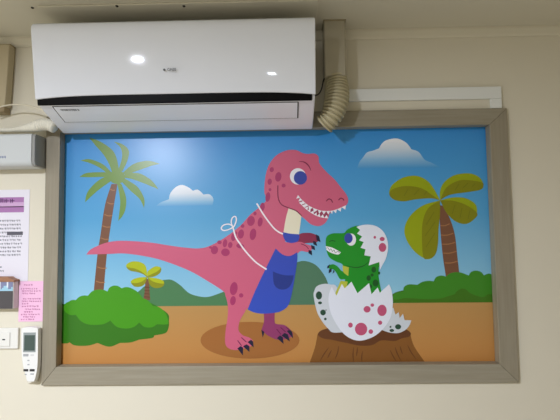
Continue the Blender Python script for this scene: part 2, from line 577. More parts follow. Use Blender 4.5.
# tree stump
g = Fig().lay()
g.poly(P('stump', (138, 88, 37)), [(306, 372, 1), (309.5, 363), (315, 347), (317.5, 334, 1), (360, 331, 1), (409.5, 331, 1), (414, 346), (425.5, 363), (432, 372, 1)])
g.lay()
g.poly(P('stump_top', (103, 59, 30)), [(318.2, 333), (325, 329), (345, 326), (385, 325), (402, 327.5), (410.4, 332.5), (409, 336.6), (402, 338.2), (394.3, 341), (381.4, 340.3), (372, 345), (360, 345.6), (349, 343.4), (340, 341.6), (332, 339.8), (324, 338.6), (319.4, 336.4)])
g.lay()
BK = P('bark_line', (103, 60, 25))
for a in ((328.7, 347.5, 324, 354, 320, 361), (331.5, 350, 329.5, 354, 327.5, 358), (338.7, 346, 337.5, 353, 335, 359), (353.7, 347, 353, 355, 353.7, 362), (357.5, 347, 357, 352, 356.3, 356), (362.5, 351, 361.7, 357, 362, 362),
          (390, 350, 393, 356, 396.3, 361.5), (395, 347, 397, 353, 401, 361), (400, 346, 401, 350, 402.5, 354), (407.5, 345, 411, 352, 416, 359)):
    g.stroke(BK, [a[0:2], a[2:4], a[4:6]], 1.1, True)
g.done('printed_stump')

# ---- the pink dinosaur
PK, PKD = P('dino_pink', (212, 99, 130)), P('dino_magenta', (174, 53, 106))
NAVY = P('claw_navy', (25, 22, 55))
WHT = P('white', (244, 242, 248))
g = Fig().lay()
g.ell(P('sand_shadow', (166, 106, 51)), 250, 340.2, 49.5, 18.4, 0.0, 40)
g.lay()
PUR = P('dino_purple', (147, 56, 106))
g.poly(PUR, [(263.3, 306, 1), (275.2, 306, 1), (274.6, 321), (277, 324), (284.3, 325), (290, 329.3), (293, 334.5), (288, 338.5), (277.5, 339.6), (268.6, 335.9), (264.3, 332.4), (261.8, 329.3), (264, 321)])
far = P('dino_maroon', (145, 48, 80))
g.poly(far, [(295, 237, 1), (301, 233.5), (308, 232.8), (313, 233.6), (318, 236.4), (319.3, 240), (315.5, 242.5), (309, 243), (303, 243.5), (295, 245, 1)])
g.lay()
body = [(266.4, 200), (264.5, 193), (264.6, 184), (266.2, 173), (270, 163), (277, 155), (287, 150.4), (296, 150.2), (302.9, 153.2), (308.6, 154), (314.5, 153.6), (318.4, 156.6), (319.4, 163.4), (326, 171.5), (334.3, 179.3), (340.5, 187), (346, 194), (348.2, 200), (346.5, 205), (342, 207.8), (334, 210.6), (329.5, 214),
        (328.2, 218), (324.6, 223.4), (318.6, 226.1), (311, 224.3), (304.3, 218.6), (301, 216, 1), (300.5, 224), (298.4, 234, 1), (290, 238), (285, 241.5), (291, 242.6), (300, 241.8), (306, 244), (311.5, 246), (312, 249), (308, 252), (301, 251), (296.5, 254), (290, 256.2), (289, 262), (288, 290, 1), (262, 300, 1),
        (247.9, 308), (244.3, 313), (239.6, 321.4), (238.6, 330.2), (243, 335.3), (249.3, 337.6), (253, 341), (252, 345.5), (244, 348.5), (235.7, 350), (228.6, 348.2), (225.3, 343), (225.6, 331), (227.2, 321), (228, 311), (227.5, 303), (225.4, 295.5), (223.5, 291.4), (210, 282.5), (190, 271), (165, 261.2), (147, 256.6), (125, 253.5), (107.4, 254), (86.4, 254.6, 1),
        (89, 251), (92.8, 248.2), (103.4, 243.6), (113, 241.4), (125, 240.8), (149, 242.4), (170, 245.6), (185, 247.6), (199, 248.4), (210, 245.8), (225, 237.5), (240, 226), (250, 215), (259, 207.5)]
g.poly(PK, body)
# spots
g.lay()
for x, y, rx, ry in ((214.5, 250, 3.6, 4.2), (225.5, 252.3, 4.3, 3.8), (225, 243.3, 2.2, 4), (230.3, 245, 2.2, 3), (219.5, 242.3, 2.2, 1.9), (233.6, 237, 2.4, 4), (241, 234, 3, 4.6), (240.3, 246, 4, 2.4), (253, 234.3, 3.2, 5.8), (251, 221, 3.8, 5), (260.2, 222, 2.4, 4.6), (242.6, 226, 1.8, 1.8), (236, 233, 1.4, 1.6),
                     (210.5, 247.5, 1.5, 1.2), (233.8, 288.6, 3.8, 6.6), (233, 300.6, 2.8, 4.6), (241.2, 295.4, 2.2, 2.1), (267.8, 197, 2.4, 4.8), (262.3, 207, 2.4, 4.4), (255, 213.6, 1.6, 1.8), (278.3, 176.9, 3.1, 4.8), (271.8, 169.7, 2.1, 2.5), (269.7, 181.7, 2.1, 3.1), (283.6, 185.6, 2, 1.9), (270, 189.7, 1.4, 1.5)):
    g.ell(PKD, x, y, rx, ry, 0.15)
# cream chest, jaw line, brow, nostrils
g.lay()
CRM = P('chest_cream', (240, 232, 206))
g.poly(CRM, [(288.6, 208.2, 1), (295, 210.5), (301.4, 215.9, 1), (300.4, 224), (298.7, 236, 1), (283, 236, 1), (285.5, 220)])
g.lay()
RED = P('line_red', (119, 24, 63))
g.stroke(RED, [(277.9, 185.5), (277.8, 192), (278.5, 199), (281.6, 204.6), (288.6, 207.9), (296, 210.8), (301.6, 215.9)], 0.95)
g.stroke(RED, [(298.9, 161.6), (304.3, 162.2), (308.6, 165.8), (311, 170.8)], 1.2, True)
g.stroke(RED, [(326.2, 201.2), (328.4, 199.1), (331, 199.7), (332.6, 202.6)], 1.0)
g.stroke(RED, [(338.5, 200.2), (340.6, 198.2), (343.2, 199.2), (343.9, 200.6)], 1.0)
g.stroke(RED, [(301, 243.8), (306, 246), (308.5, 249)], 0.7)
# mouth and teeth
g.poly(P('mouth', (160, 59, 94)), [(298, 195.5, 1), (303, 201), (310, 206.4), (320, 210.6), (329, 211.3, 1), (328.2, 217.4, 1), (321, 216.6), (315, 214.3), (309, 210.8), (304, 206.6), (299.3, 202, 1)])
g.lay()
up = catmull([(298, 195.2), (303, 201), (310, 206.4), (320, 210.4), (328.6, 211), (336, 209.6), (346, 205.2)], False, 10)
lo = catmull([(299, 202.6), (304, 207.4), (309, 211.6), (315, 215.2), (321, 217.4), (328.4, 218.4)], False, 10)


def teeth(line, n, h, flip):
    m = len(line) - 1
    for k in range(n):
        a, b = line[int(round(k * m / n))], line[int(round((k + 1) * m / n))]
        t = (b - a).normalized()
        nn = Vector((-t.y, t.x)) * (h if not flip else -h)
        g.poly(WHT, [a, b, (a + b) / 2 + nn], True)


teeth(up, 13, 3.6, False)
teeth(lo, 9, 3.3, True)
# eye
g.ell(WHT, 297.9, 176.4, 8, 8.2, 0, 28)
g.lay()
g.ell(P('eye_blue', (55, 73, 168)), 300.4, 177.9, 6.6, 6.8, 0, 28)
# claws
for q in ([(237.4, 348.4), (240.6, 346), (243.2, 347.6), (242.9, 355.4)], [(243, 346.2), (246.6, 344.2), (249.4, 346), (249.5, 352)], [(247.6, 342), (251, 339.6), (253.2, 341.6), (253.7, 347.4)],
          [(261.2, 329.4), (264.5, 332), (262.7, 337.6)], [(276.8, 338), (280, 335.4), (282.8, 337), (283.7, 343.9)], [(281.5, 335.4), (284.6, 332.8), (288, 334.4), (290, 341.6)], [(286.8, 331), (289.6, 329.6), (292, 331.6), (293.2, 338.6)],
          [(315.8, 234.2), (319, 236), (320.6, 242.2), (316.6, 240.4)], [(311, 245), (314.4, 246.2), (315.2, 250.2), (311.6, 248.8)], [(308.6, 250), (311.8, 250.8), (312, 255.4), (308.4, 253.2)], [(313, 240.8), (316, 241.8), (317.2, 246), (313.4, 244.4)]):
    g.poly(NAVY, [(*p, 1) for p in q], True)
DP = P('toe_line', (110, 20, 75))
for a in ((241.4, 337.4, 246.4, 342), (237.6, 340.4, 241.6, 345.6), (280.5, 327.4, 285.8, 332), (276.6, 329, 281, 334.4), (286, 327, 290, 330.4)):
    g.stroke(DP, [a[:2], a[2:]], 0.9)
dino = g.done('printed_dinosaur', 'pink spotted dinosaur printed in the middle of the mural')
# apron
g = Fig().lay()
BL = grad('print_apron', [(0.0, (50, 81, 194)), (1.0, (56, 74, 177))])
g.poly(BL, [(282.6, 232, 1), (290, 233.6), (298.8, 234.3, 1), (299.4, 237.4), (297.4, 241.6), (291, 243), (286, 241.4), (283.4, 237)])
g.poly(BL, [(275.7, 248.4, 1), (281.4, 253.7), (287, 256), (292, 255.2), (297.2, 252, 1), (297.3, 259), (295.9, 270), (293.6, 284), (290.5, 299), (287.3, 306.6), (282, 310.6), (275.7, 312.6), (263, 313.6), (254.3, 312.4), (247.6, 309.4, 1), (256, 289), (266, 268)])
g.lay()
g.poly(P('pocket_blue', (34, 55, 139)), [(272.9, 271.4, 1), (280, 274.2), (287, 275.4), (293.6, 275.2, 1), (292.6, 281), (289.4, 286.8), (284.3, 289.4), (278, 288.6), (273.8, 283.4)])
ST = P('apron_string', (250, 240, 246))
g.stroke(ST, [(256.7, 203.4), (264.3, 215.7), (272.9, 227), (278.4, 231.8), (283, 234)], 1.5)
g.stroke(ST, [(233, 227.2), (235.7, 237), (240, 243.6), (245.7, 251.4), (255.7, 262), (266.6, 269.4)], 1.5)
g.stroke(ST, [(233.2, 227), (231.3, 222.5), (232.2, 218.2), (235, 216.4), (236.4, 219), (235.4, 223.6)], 1.2, False, True)
g.stroke(ST, [(232.8, 227), (228, 229.8), (223.4, 230.4), (221.3, 228.3), (223.6, 225.2), (229, 224.2)], 1.2, False, True)
ap = g.done('apron', 'blue apron with white tie strings', dino)

# ---- hatchling and egg
SH, SHG = P('shell_white', (234, 238, 250)), P('shell_grey', (212, 218, 226))
PS, GS = P('shell_pink_spot', (198, 85, 122)), P('shell_green_spot', (36, 75, 57))
g = Fig().lay()
g.poly(SHG, [(313.6, 296), (314.4, 290.6), (316.6, 286.4), (322.5, 284), (330, 284.4), (338, 290), (345, 332, 1), (333, 332.4), (328, 328.4), (322.6, 322), (317, 311.8)])
g.lay()
for x, y, a, b in ((318.9, 295.4, 3.1, 4.1), (320, 302.8, 2, 1.4), (323, 312.4, 2.8, 2.9), (325.3, 318.9, 1.3, 1.3), (326, 310, .6, .6)):
    g.ell(GS, x, y, a, b)
egg_small = Fig().lay()
egg_small.poly(SHG, [(388, 309, 1), (393.2, 307.6, 1), (395.4, 314.6, 1), (398.6, 312, 1), (399.6, 318, 1), (402.9, 313.6, 1), (404.4, 320, 1), (411.2, 320.2, 1), (409.4, 325), (405.6, 329.6), (398.6, 332.9), (390, 332.6), (382, 330, 1)])
egg_small.lay()
for x, y, a, b in ((398, 326.7, 3, 2.6), (391.7, 330.4, 2.3, 1.5), (390.4, 326.8, 1, 1)):
    egg_small.ell(GS, x, y, a, b)
g.done('printed_eggshell', 'grey shell half with dark green spots printed behind the egg')
egg_small.done('printed_eggshell', 'small jagged shell piece printed on the stump')
g = Fig().lay()
GR, GRD = P('hatchling_green', (25, 147, 36)), P('hatchling_dark', (10, 87, 29))
g.poly(GR, [(325.7, 241.5), (327, 236.2), (332.9, 233.4), (343.6, 233), (347, 229.8), (352.9, 226.8), (360, 226), (375, 232), (381, 250), (380.6, 262), (378.8, 268), (378.6, 277), (382, 296, 1), (337, 296, 1), (343, 284), (345, 279.4), (340, 279), (336.4, 273), (333.8, 269.6), (329.2, 268.6), (328.6, 265.8), (333, 264.2), (337.4, 266.4), (341, 270.4), (343.4, 271), (342.4, 264.4), (335.7, 261.4), (329.4, 257.4), (326.6, 251), (325.9, 246)])
g.lay()
BY = P('belly_yellow', (192, 197, 68))
g.poly(BY, [(342.4, 265.4, 1), (348.8, 267.4, 1), (348.2, 276, 1), (343.4, 272)])
g.poly(BY, [(340.6, 280.6, 1), (347.6, 281.6, 1), (345, 296, 1), (334, 296, 1)])
g.stroke(GRD, [(345.5, 265.4), (355, 267.4), (363, 266), (369, 261.6)], 1.1, True)
g.stroke(GRD, [(329.3, 242), (331.6, 240.6), (335.4, 241.3)], 0.9)
for x, y, a, b in ((373.7, 269.6, 2.4, 3), (368.6, 278, 2.2, 2.8), (375.4, 283, 3, 3.6), (372, 275, 1.6, 1.6), (379, 273, 1, 1.6), (370.6, 286.5, 1.6, 2)):
    g.ell(GRD, x, y, a, b)
g.ell(WHT, 351, 239.6, 5.0, 6.1)
g.poly(WHT, [(325.6, 246.1, 1), (332.9, 247.9), (340.8, 252.3, 1), (337.9, 254.6), (331, 252.8), (326.4, 250, 1)])
g.lay()
g.ell(P('eye_blue', (55, 73, 168)), 348.4, 238.2, 4.2, 5.1)
g.stroke(GRD, [(326, 248.2), (328, 247.8), (329.4, 250.2), (331, 248.8), (332.4, 251.4), (334, 250), (335.4, 252.8), (337.4, 251.4), (340, 252.6)], 0.45)
for q in ([(330.2, 264.2), (328.6, 268), (327, 268.4), (327.4, 266)], [(331.6, 268), (331.4, 271.6), (328.6, 273.4), (328.8, 269.6)], [(334, 268.8), (334.4, 272), (332.4, 273.6)]):
    g.poly(NAVY, q, True)
g.done('printed_hatchling', 'green hatchling printed in the broken egg')
g = Fig().lay()
g.poly(SH, [(356.4, 227, 1), (360, 225.6), (367, 224.6), (375.7, 226), (382.9, 231.2), (387, 239.3), (388, 248), (385.9, 258), (382.4, 264.8), (379.8, 270, 1), (379.2, 262, 1), (368.6, 265.5, 1), (370.7, 256.4, 1), (364.2, 255.3, 1), (365.4, 249.3, 1), (360.5, 247.8, 1), (363.6, 242, 1), (359, 240.4, 1), (362, 236.4, 1), (356.9, 233.6, 1), (360, 230, 1)])
ft = [(328.6, 303), (329, 294), (331.8, 286.6, 1), (336.4, 295.5, 1), (341.8, 283.8, 1), (344.6, 288.4, 1), (351.4, 281.6, 1), (357.4, 293.2, 1), (369, 283, 1), (371.4, 294.2, 1), (377.6, 287.4, 1), (379.7, 292.7, 1), (389, 284.2, 1), (391.7, 291.4), (392.7, 304.3), (390, 318.2), (382.5, 329.2), (372.9, 336.8), (360, 340.6), (349.3, 337.8), (340.7, 330.4), (332, 316)]
g.poly(SH, ft)
g.lay()
for x, y, a, b in ((374.7, 237.3, 1.3, 1.4), (382.1, 239, 2.5, 2.1), (382.4, 247.4, 3.8, 4.5), (367, 309.2, 3.5, 3.3), (372.2, 305, 1.8, 1.7), (381.9, 310.3, 4.7, 5.7), (380, 322.6, 2.1, 2.1), (350.4, 325, 2.3, 2.5), (361, 329, 6.2, 6.4), (370.7, 331.5, 2.3, 2.3)):
    g.ell(PS, x, y, a, b)
g.done('printed_eggshell', 'white egg with pink spots printed around the hatchling')

# ------------------------------------------------------------------ air conditioner
AW = mat('gloss_white_panel', (238, 241, 247), 0.035, 0.5)
AB = mat('matt_white_casing', (240, 242, 248), 0.24, 0.5)
BLK = mat('gloss_black', (10, 10, 11), 0.45, 0.08)
DARK = mat('dark_gap', (52, 50, 48), 0.7, 0.2)


def zr(row, y, px=175):
    return unp(px, row, y).z


AXL, AXR = unp(31.0, 30, -0.224).x, unp(315.4, 30, -0.224).x
ztop = zr(20.5, -0.212)
ac = thing('air_conditioner', 'white wall-mounted split air conditioner above the mural', 'air conditioner', ((AXL + AXR) / 2, 0, zr(131, -0.034)))
zfr = OZT + 0.004
casing = [(-0.0015, ztop - 0.004), (-0.19, ztop - 0.002), (-0.195, zr(60, -0.195)), (-0.186, zr(93, -0.186)), (-0.182, zr(103, -0.182)), (-0.174, zr(104.4, -0.174)), (-0.14, zr(111.8, -0.14)), (-0.096, zr(120.4, -0.096)), (-0.074, zr(124.4, -0.074)), (-0.034, zr(131, -0.034)), (-0.018, zr(131.4, -0.018)), (-0.018, zfr), (-0.0015, zfr)]
obj('casing', extrude_x(bmesh.new(), casing, AXL + 0.002, AXR - 0.002), AB, ac, 0.005, seg=3)
rows = [(20.4, -0.214), (21.1, -0.222), (22.8, -0.2262)] + [(r, -0.2275 + 0.003 * (0.150 * (r - 25) + 0.0002 * ((r - 57) ** 2 - 32 ** 2))) for r in (27, 31, 35, 39, 43, 47, 51, 55, 59, 63, 67, 71, 75, 79, 83, 87, 91, 93.4)]
fp = [(y, zr(r, y)) for r, y in rows]
prof = fp + [(-0.1885, fp[-1][1]), (-0.1970, zr(60, -0.2)), (-0.1915, fp[0][1])]
bm = bmesh.new()
NS = 28
secs = []
for k in range(NS + 1):
    u = k / NS
    drop = 0.0105 * abs(2 * u - 1) ** 5      # the lower edge dips at both ends
    zl, zh = fp[-1][1], zr(64, -0.21)
    secs.append([bm.verts.new((AXL + (AXR - AXL) * u, y, z - drop * max(0, min(1, (zh - z) / (zh - zl))))) for y, z in prof])
for A_, B_ in zip(secs, secs[1:]):
    for i in range(len(prof)):
        j = (i + 1) % len(prof)
        bm.faces.new((A_[i], A_[j], B_[j], B_[i]))
bm.faces.new(secs[0])
bm.faces.new(secs[-1][::-1])
bmesh.ops.recalc_face_normals(bm, faces=bm.faces[:])
obj('front_panel', bm, AW, ac, 0.0035, seg=3)
dk = [(-0.1935, zr(93.0, -0.192)), (-0.189, zr(103.2, -0.187)), (-0.179, zr(103.3, -0.178)), (-0.181, zr(93.0, -0.180))]
obj('display_strip', extrude_x(bmesh.new(), dk, unp(37.2, 101, -0.19).x, unp(312.2, 101, -0.19).x), BLK, ac, 0.002)
FLX0, FLX1 = unp(54, 105, -0.172).x, unp(297.5, 105, -0.172).x
low = [(-0.1745, 104.4), (-0.157, 108.2), (-0.14, 111.8), (-0.12, 115.8), (-0.1, 119.6)]


def shell(x0, x1, pts, out, th=0.003):
    a = [(y - out * 0.35, zr(r, y) - out) for y, r in pts]
    return extrude_x(bmesh.new(), a + [(y + th * 0.35, z + th) for y, z in a[::-1]], x0, x1)


obj('louver_gap', shell(FLX0 - 0.004, FLX1 + 0.004, [(-0.1765, 104.0), (-0.157, 108.2), (-0.14, 111.8), (-0.12, 115.8), (-0.0965, 120.3)], 0.0006), DARK, ac)
fl = obj('louver', shell(FLX0, FLX1, low, 0.0022), AB, ac)


def marks(x0, x1, z, h, y, n, fill=0.8, bm=None, mi=0, th=0.0004, dy=0.0):
    """A line of small printed strokes on a surface at depth y."""
    bm = bm or bmesh.new()
    cw = (x1 - x0) / n
    for k in range(n):
        a = x0 + k * cw
        st = random.random()
        s = cw * fill
        lw = max(h * 0.18, 0.0003)
        if st < 0.9:
            box(bm, a, a + s, y - th, y, z + h * 0.4, z + h * 0.4 + lw, mi)
        if st < 0.6:
            box(bm, a, a + s, y - th, y, z + h * 0.85, z + h * 0.85 + lw, mi)
        if st > 0.3:
            box(bm, a + s * 0.45, a + s * 0.45 + lw, y - th, y, z, z + h, mi)
        if st > 0.6:
            box(bm, a + s * 0.1, a + s * 0.1 + lw, y - th, y, z, z + h * 0.9, mi)
        if st < 0.5:
            box(bm, a + s * 0.85, a + s * 0.85 + lw, y - th, y, z, z + h * 0.9, mi)
    return bm


GREY = mat('grey_print', (96, 98, 102), 0.5)
# small grey print on the louver, following its slope
bm = marks(0, 0.062, 0, 0.0085, 0, 8)
pm = unp(61.5, 109, -0.157)
ang = math.atan2(zr(104.4, -0.1745) - zr(111.8, -0.14), 0.0345)
for v in bm.verts:
    v.co = Vector((pm.x + v.co.x, -0.1578 + v.co.y - v.co.z * math.cos(ang), zr(108.2, -0.157) - 0.0030 + v.co.z * math.sin(ang)))
obj('print', bm, GREY, fl)

# maker's logo: a round emblem and four letters
LG = mat('logo_print', (84, 86, 90), 0.4)
lp = unp(164.2, 69.7, -0.2166)
bm = bmesh.new()
ring = []
for k in range(24):
    a = 2 * math.pi * k / 24
    ring.append(Vector((lp.x + 0.0036 * math.cos(a), lp.y - 0.0004, lp.z + 0.0036 * math.sin(a))))
prism(bm, ring[::-1], 0.003)
lg = obj('logo', bm, LG, ac)
cu = bpy.data.curves.new('lettering', 'FONT')
cu.body = 'GREE'
cu.size = 0.0118
cu.extrude = 0.0008
tmp = bpy.data.objects.new('tmp', cu)
C.objects.link(tmp)
bpy.context.view_layer.update()
me = bpy.data.meshes.new_from_object(tmp.evaluated_get(bpy.context.evaluated_depsgraph_get()))
bpy.data.objects.remove(tmp)
bm = bmesh.new()
bm.from_mesh(me)
tp = unp(167.2, 70.9, -0.2166)
for v in bm.verts:
    x, y, z = v.co
    v.co = Vector((tp.x + x, tp.y - 0.0005 - z, tp.z + y))
obj('lettering', bm, mat('logo_letter', (84, 86, 90), 0.4), ac)

# ------------------------------------------------------------------ board on the ceiling above the unit
yfb = unpz(175, 4.0, CEIL - 0.006).y
bx0, bx1 = unpz(38, 6, CEIL).x, unpz(318, 3, CEIL).x
mb = thing('mounting_board', 'thin cream board screwed to the ceiling over the air conditioner', 'board', ((bx0 + bx1) / 2, -0.09, CEIL))
obj('board', mkbox(bx0, bx1, yfb, -0.02, CEIL - 0.006, CEIL - 0.0003), M_CEIL, mb, 0.001)


def screw_head(x, y, z, axis):
    bm = bmesh.new()
    bmesh.ops.create_cone(bm, cap_ends=True, segments=14, radius1=0.0052, radius2=0.0036, depth=0.003)
    for v in bm.verts:
        c = v.co.copy()
        v.co = Vector((x, y, z)) + (Vector((c.x, c.y, -c.z)) if axis == 'Z' else Vector((c.x, -c.z, c.y)))
    return bm


DS = mat('dark_screw', (58, 54, 46), 0.45, 0.5, 0.6)
for px in (117, 184):
    p = unpz(px, 6.0, CEIL - 0.006)
    obj('screw', screw_head(p.x, p.y, CEIL - 0.0072, 'Z'), DS, mb)
p = unpz(32.5, 7.6, CEIL)
o = obj('screw', screw_head(p.x, p.y, CEIL - 0.0012, 'Z'), DS)
o['label'] = 'small screw head in the ceiling just off the board end'
o['category'] = 'screw'
p = unp(3.6, 39.3, -0.014)
o = obj('screw', screw_head(p.x, -0.0136, p.z, 'Y'), DS)
o['label'] = 'small dark screw in the cornice above the tapered pipe cover'
o['category'] = 'screw'

# ------------------------------------------------------------------ pipe duct and corrugated hose
TAN = mat('tan_duct', (180, 172, 150), 0.5, 0.4)
dx0, dx1 = unp(324.3, 50, -0.085).x, unp(345.7, 50, -0.085).x
dz0 = zr(75.5, -0.085, 335)
du = thing('pipe_duct', 'tan square pipe duct dropping from the ceiling beside the air conditioner', 'duct', ((dx0 + dx1) / 2, 0, dz0))
obj('cover', mkbox(dx0, dx1, -0.085, -0.0165, dz0, CEIL - 0.001), TAN, du, 0.005, seg=3)
obj('flange', mkbox(dx0 - 0.002, dx1 + 0.003, -0.089, -0.0165, zr(20.6, -0.087, 335), zr(19.4, -0.087, 335)), mat('tan_flange', (158, 146, 116), 0.5), du, 0.0008)
ho = thing('corrugated_hose', 'beige corrugated hose curving from the duct to behind the air conditioner', 'hose', ((dx0 + dx1) / 2, -0.06, dz0 - 0.04))
pth = path3([(335.6, 77.2, -0.050), (336.6, 87, -0.056), (336.8, 98, -0.066), (334.8, 108.5, -0.072), (330, 118.5, -0.070), (323.6, 125.2, -0.060)], 40)
# resample at even distance
L = [0.0]
for a, b in zip(pth, pth[1:]):
    L.append(L[-1] + (b - a).length)
NR, SP = 16, 12
ev, rad = [], []
for k in range(NR * SP + 1):
    s = L[-1] * k / (NR * SP)
    i = max(j for j in range(len(L)) if L[j] <= s + 1e-9)
    if i >= len(pth) - 1:
        q = pth[-1]
    else:
        q = pth[i].lerp(pth[i + 1], (s - L[i]) / (L[i + 1] - L[i]))
    ev.append(q)
    t = k / (NR * SP)
    base = 0.038 + 0.005 * math.sin(math.pi * min(1, t * 1.2)) - 0.002 * t
    rad.append(base - 0.0075 * (0.5 + 0.5 * math.cos(2 * math.pi * k / SP)) ** 2.2)
hs = obj('hose', tube(bmesh.new(), ev, rad, 36, 0, False), mat('beige_hose', (190, 180, 146), 0.5, 0.4), ho, smooth=True)
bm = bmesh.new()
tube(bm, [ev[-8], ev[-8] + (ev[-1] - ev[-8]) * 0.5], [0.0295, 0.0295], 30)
obj('hose_hollow_shade', bm, mat('hose_shade_dark', (40, 38, 34), 0.8), ho)  # dark disc in the open end, coloured as the shade of the hollow
cb = obj('cable', tube(bmesh.new(), path3([(327, 75, -0.05), (323.6, 80, -0.052), (321.5, 89, -0.05), (318, 94.5, -0.05), (313, 95.5, -0.05)], 8), [0.0022] * 41, 8), mat('black_cable', (40, 40, 40), 0.5), None, smooth=True)
cb['label'] = 'thin dark cable looping from the square duct into the air conditioner side'
cb['category'] = 'cable'

# ------------------------------------------------------------------ white cable raceway above the frame
RW = mat('white_pvc', (236, 238, 234), 0.4, 0.4)
rc = thing('cable_raceway', 'white plastic cable raceway bent down onto the frame top', 'raceway', (unp(425, 93, 0).x, 0, OZT))
ra, rb = unp(430, 87.6, -0.012).z, unp(430, 99.6, -0.012).z
rx0, rx1, rx2 = unp(349, 92, -0.012).x, unp(490.6, 92, -0.012).x, unp(501.6, 92, -0.012).x
o = bmesh.new()
box(o, rx0, rx2, -0.012, -0.0005, rb, ra)
obj('channel', o, RW, rc, 0.0015)
obj('channel', mkbox(rx1, rx2, -0.0112, -0.0005, OZT + 0.0005, rb - 0.0005), RW, rc, 0.0012)

# ------------------------------------------------------------------ left edge: tapered duct, cable, drain hose, white box
bm = bmesh.new()
prism(bm, [unp(-16, 44, -0.04), unp(9.4, 44, -0.04), unp(8.4, 60, -0.04), unp(4.8, 106, -0.04), unp(-16, 106, -0.04)], 0.034)
lc = thing('pipe_cover', 'tan tapered pipe cover at the photo edge above the white box', 'duct', (unp(-4, 80, 0).x, 0, unp(0, 112, -0.04).z))
obj('cover', bm, mat('tan_cover', (186, 172, 140), 0.5, 0.4), lc, 0.004)
bm = bmesh.new()
prism(bm, [unp(-16, 44, -0.03), unp(10.6, 44, -0.03), unp(9.6, 60, -0.03), unp(5.8, 106, -0.03), unp(-16, 106, -0.03)], 0.0285)
obj('back_plate', bm, mat('brown_back_plate', (146, 124, 84), 0.6), lc, 0.001)
bm = bmesh.new()
prism(bm, [unp(-14, 106.4, -0.036), unp(4.2, 106.4, -0.036), unp(4.2, 112.6, -0.036), unp(-14, 112.6, -0.036)], 0.034)
obj('end_collar', bm, mat('brown_collar', (150, 132, 98), 0.6), lc, 0.002)

cb = obj('cable', tube(bmesh.new(), path3([(-12, 111, -0.066), (2, 106.4, -0.066), (14, 104.6, -0.07), (26, 105.2, -0.085), (36, 107.8, -0.12), (46, 111, -0.13)], 8), [0.0026] * 41, 8), mat('cream_cable', (220, 212, 190), 0.5), None, smooth=True)
cb['label'] = 'thin cream cable arching from the tapered pipe cover to the air conditioner'
cb['category'] = 'cable'

pth = path3([(-14, 129.6, -0.03), (4, 130, -0.032), (15, 129.6, -0.036), (24, 128.4, -0.046), (33, 127, -0.056), (41, 125, -0.06), (48, 124.6, -0.062), (55, 127.4, -0.062)], 14)
rad = []
for k in range(len(pth)):
    t = k / (len(pth) - 1)
    b = 0.0075 + 0.0125 * max(0, min(1, (t - 0.3) / 0.35))
    rad.append(b * (1 + 0.07 * math.sin(k * 1.4)))
dh = obj('drain_hose', tube(bmesh.new(), pth, rad, 18), mat('white_wrap', (232, 228, 212), 0.6, 0.3, noise=0.06, nscale=60, bump=0.4), None, smooth=True)
dh['label'] = 'white wrapped drain hose sagging from the air conditioner onto the white box'
dh['category'] = 'hose'

WB = mat('white_box_plastic', (206, 210, 210), 0.35, 0.5)
yb = -0.076
bxr = OXL - 0.002
bz1, bz0 = unp(15, 133.4, yb).z, unp(15, 166.2, yb).z
bt = thing('wall_unit', 'white wall-mounted box with a grey end cap beside the mural frame', 'wall box', (unp(0, 150, 0).x, 0, bz0))
xs = unp(31.2, 150, yb).x
bxl = unp(-30, 150, yb).x
pf = [(-0.001, bz1), (yb + 0.006, bz1), (yb, bz1 - 0.006), (yb, bz0 + 0.018), (yb + 0.006, bz0 + 0.006), (yb + 0.018, bz0), (-0.001, bz0)]
obj('body', extrude_x(bmesh.new(), pf, bxl, xs), WB, bt, 0.003)
pf2 = [(y, z) for y, z in pf]
obj('end_cap', extrude_x(bmesh.new(), [(-0.001, bz1 - 0.001), (yb + 0.008, bz1 - 0.001), (yb + 0.002, bz1 - 0.008), (yb + 0.002, bz0 + 0.014), (yb + 0.010, bz0 + 0.002), (-0.001, bz0 + 0.001)], xs, bxr), mat('grey_cap', (150, 150, 146), 0.5), bt, 0.003)
p0, p1 = unp(-12, 158.6, yb), unp(6.3, 156.2, yb)
obj('lettering', marks(p0.x, p1.x, p0.z, 0.0075, yb, 7, 0.75), mat('blue_ink', (60, 84, 150), 0.5), bt)

# ------------------------------------------------------------------ notice, note, holder, switch, remote
def sheet(bm, x0, y0, x1, y1, dep, th=0.0006, mi=0):
    a, b = unp(x0, y0, dep), unp(x1, y1, dep)
    return box(bm, a.x, b.x, dep, dep + th, b.z, a.z, mi)


nt_ = thing('notice', 'white paper notice with purple heading on the wall by the frame', 'notice', (unp(10, 281, 0).x, 0, unp(10, 281, 0).z))
obj('paper', sheet(bmesh.new(), -40, 190.5, 27.8, 281, -0.0012, 0.001), mat('notice_paper', (232, 228, 236), 0.5, 0.4), nt_)
LV, PV = mat('heading_lilac', (206, 166, 206), 0.5), mat('heading_violet', (170, 116, 172), 0.5)
bm = bmesh.new()
sheet(bm, -40, 198, 23.8, 205.8, -0.0014, 0.0002, 1)
sheet(bm, -40, 205.8, 23.8, 207, -0.0014, 0.0002, 0)
sheet(bm, -40, 207, 23.8, 212.2, -0.0014, 0.0002, 1)
sheet(bm, -40, 203, 23.8, 206.2, -0.0015, 0.0002, 0)
obj('heading', bm, [LV, PV], nt_)
a, b = unp(-30, 203.4, -0.0015), unp(15.6, 198.6, -0.0015)
hb = marks(a.x, b.x, a.z, b.z - a.z, -0.0015, 8, 0.85)
obj('lettering', hb, mat('heading_ink', (96, 48, 104), 0.5), nt_, 0)
INK = mat('black_ink', (92, 90, 100), 0.6)
bm = bmesh.new()
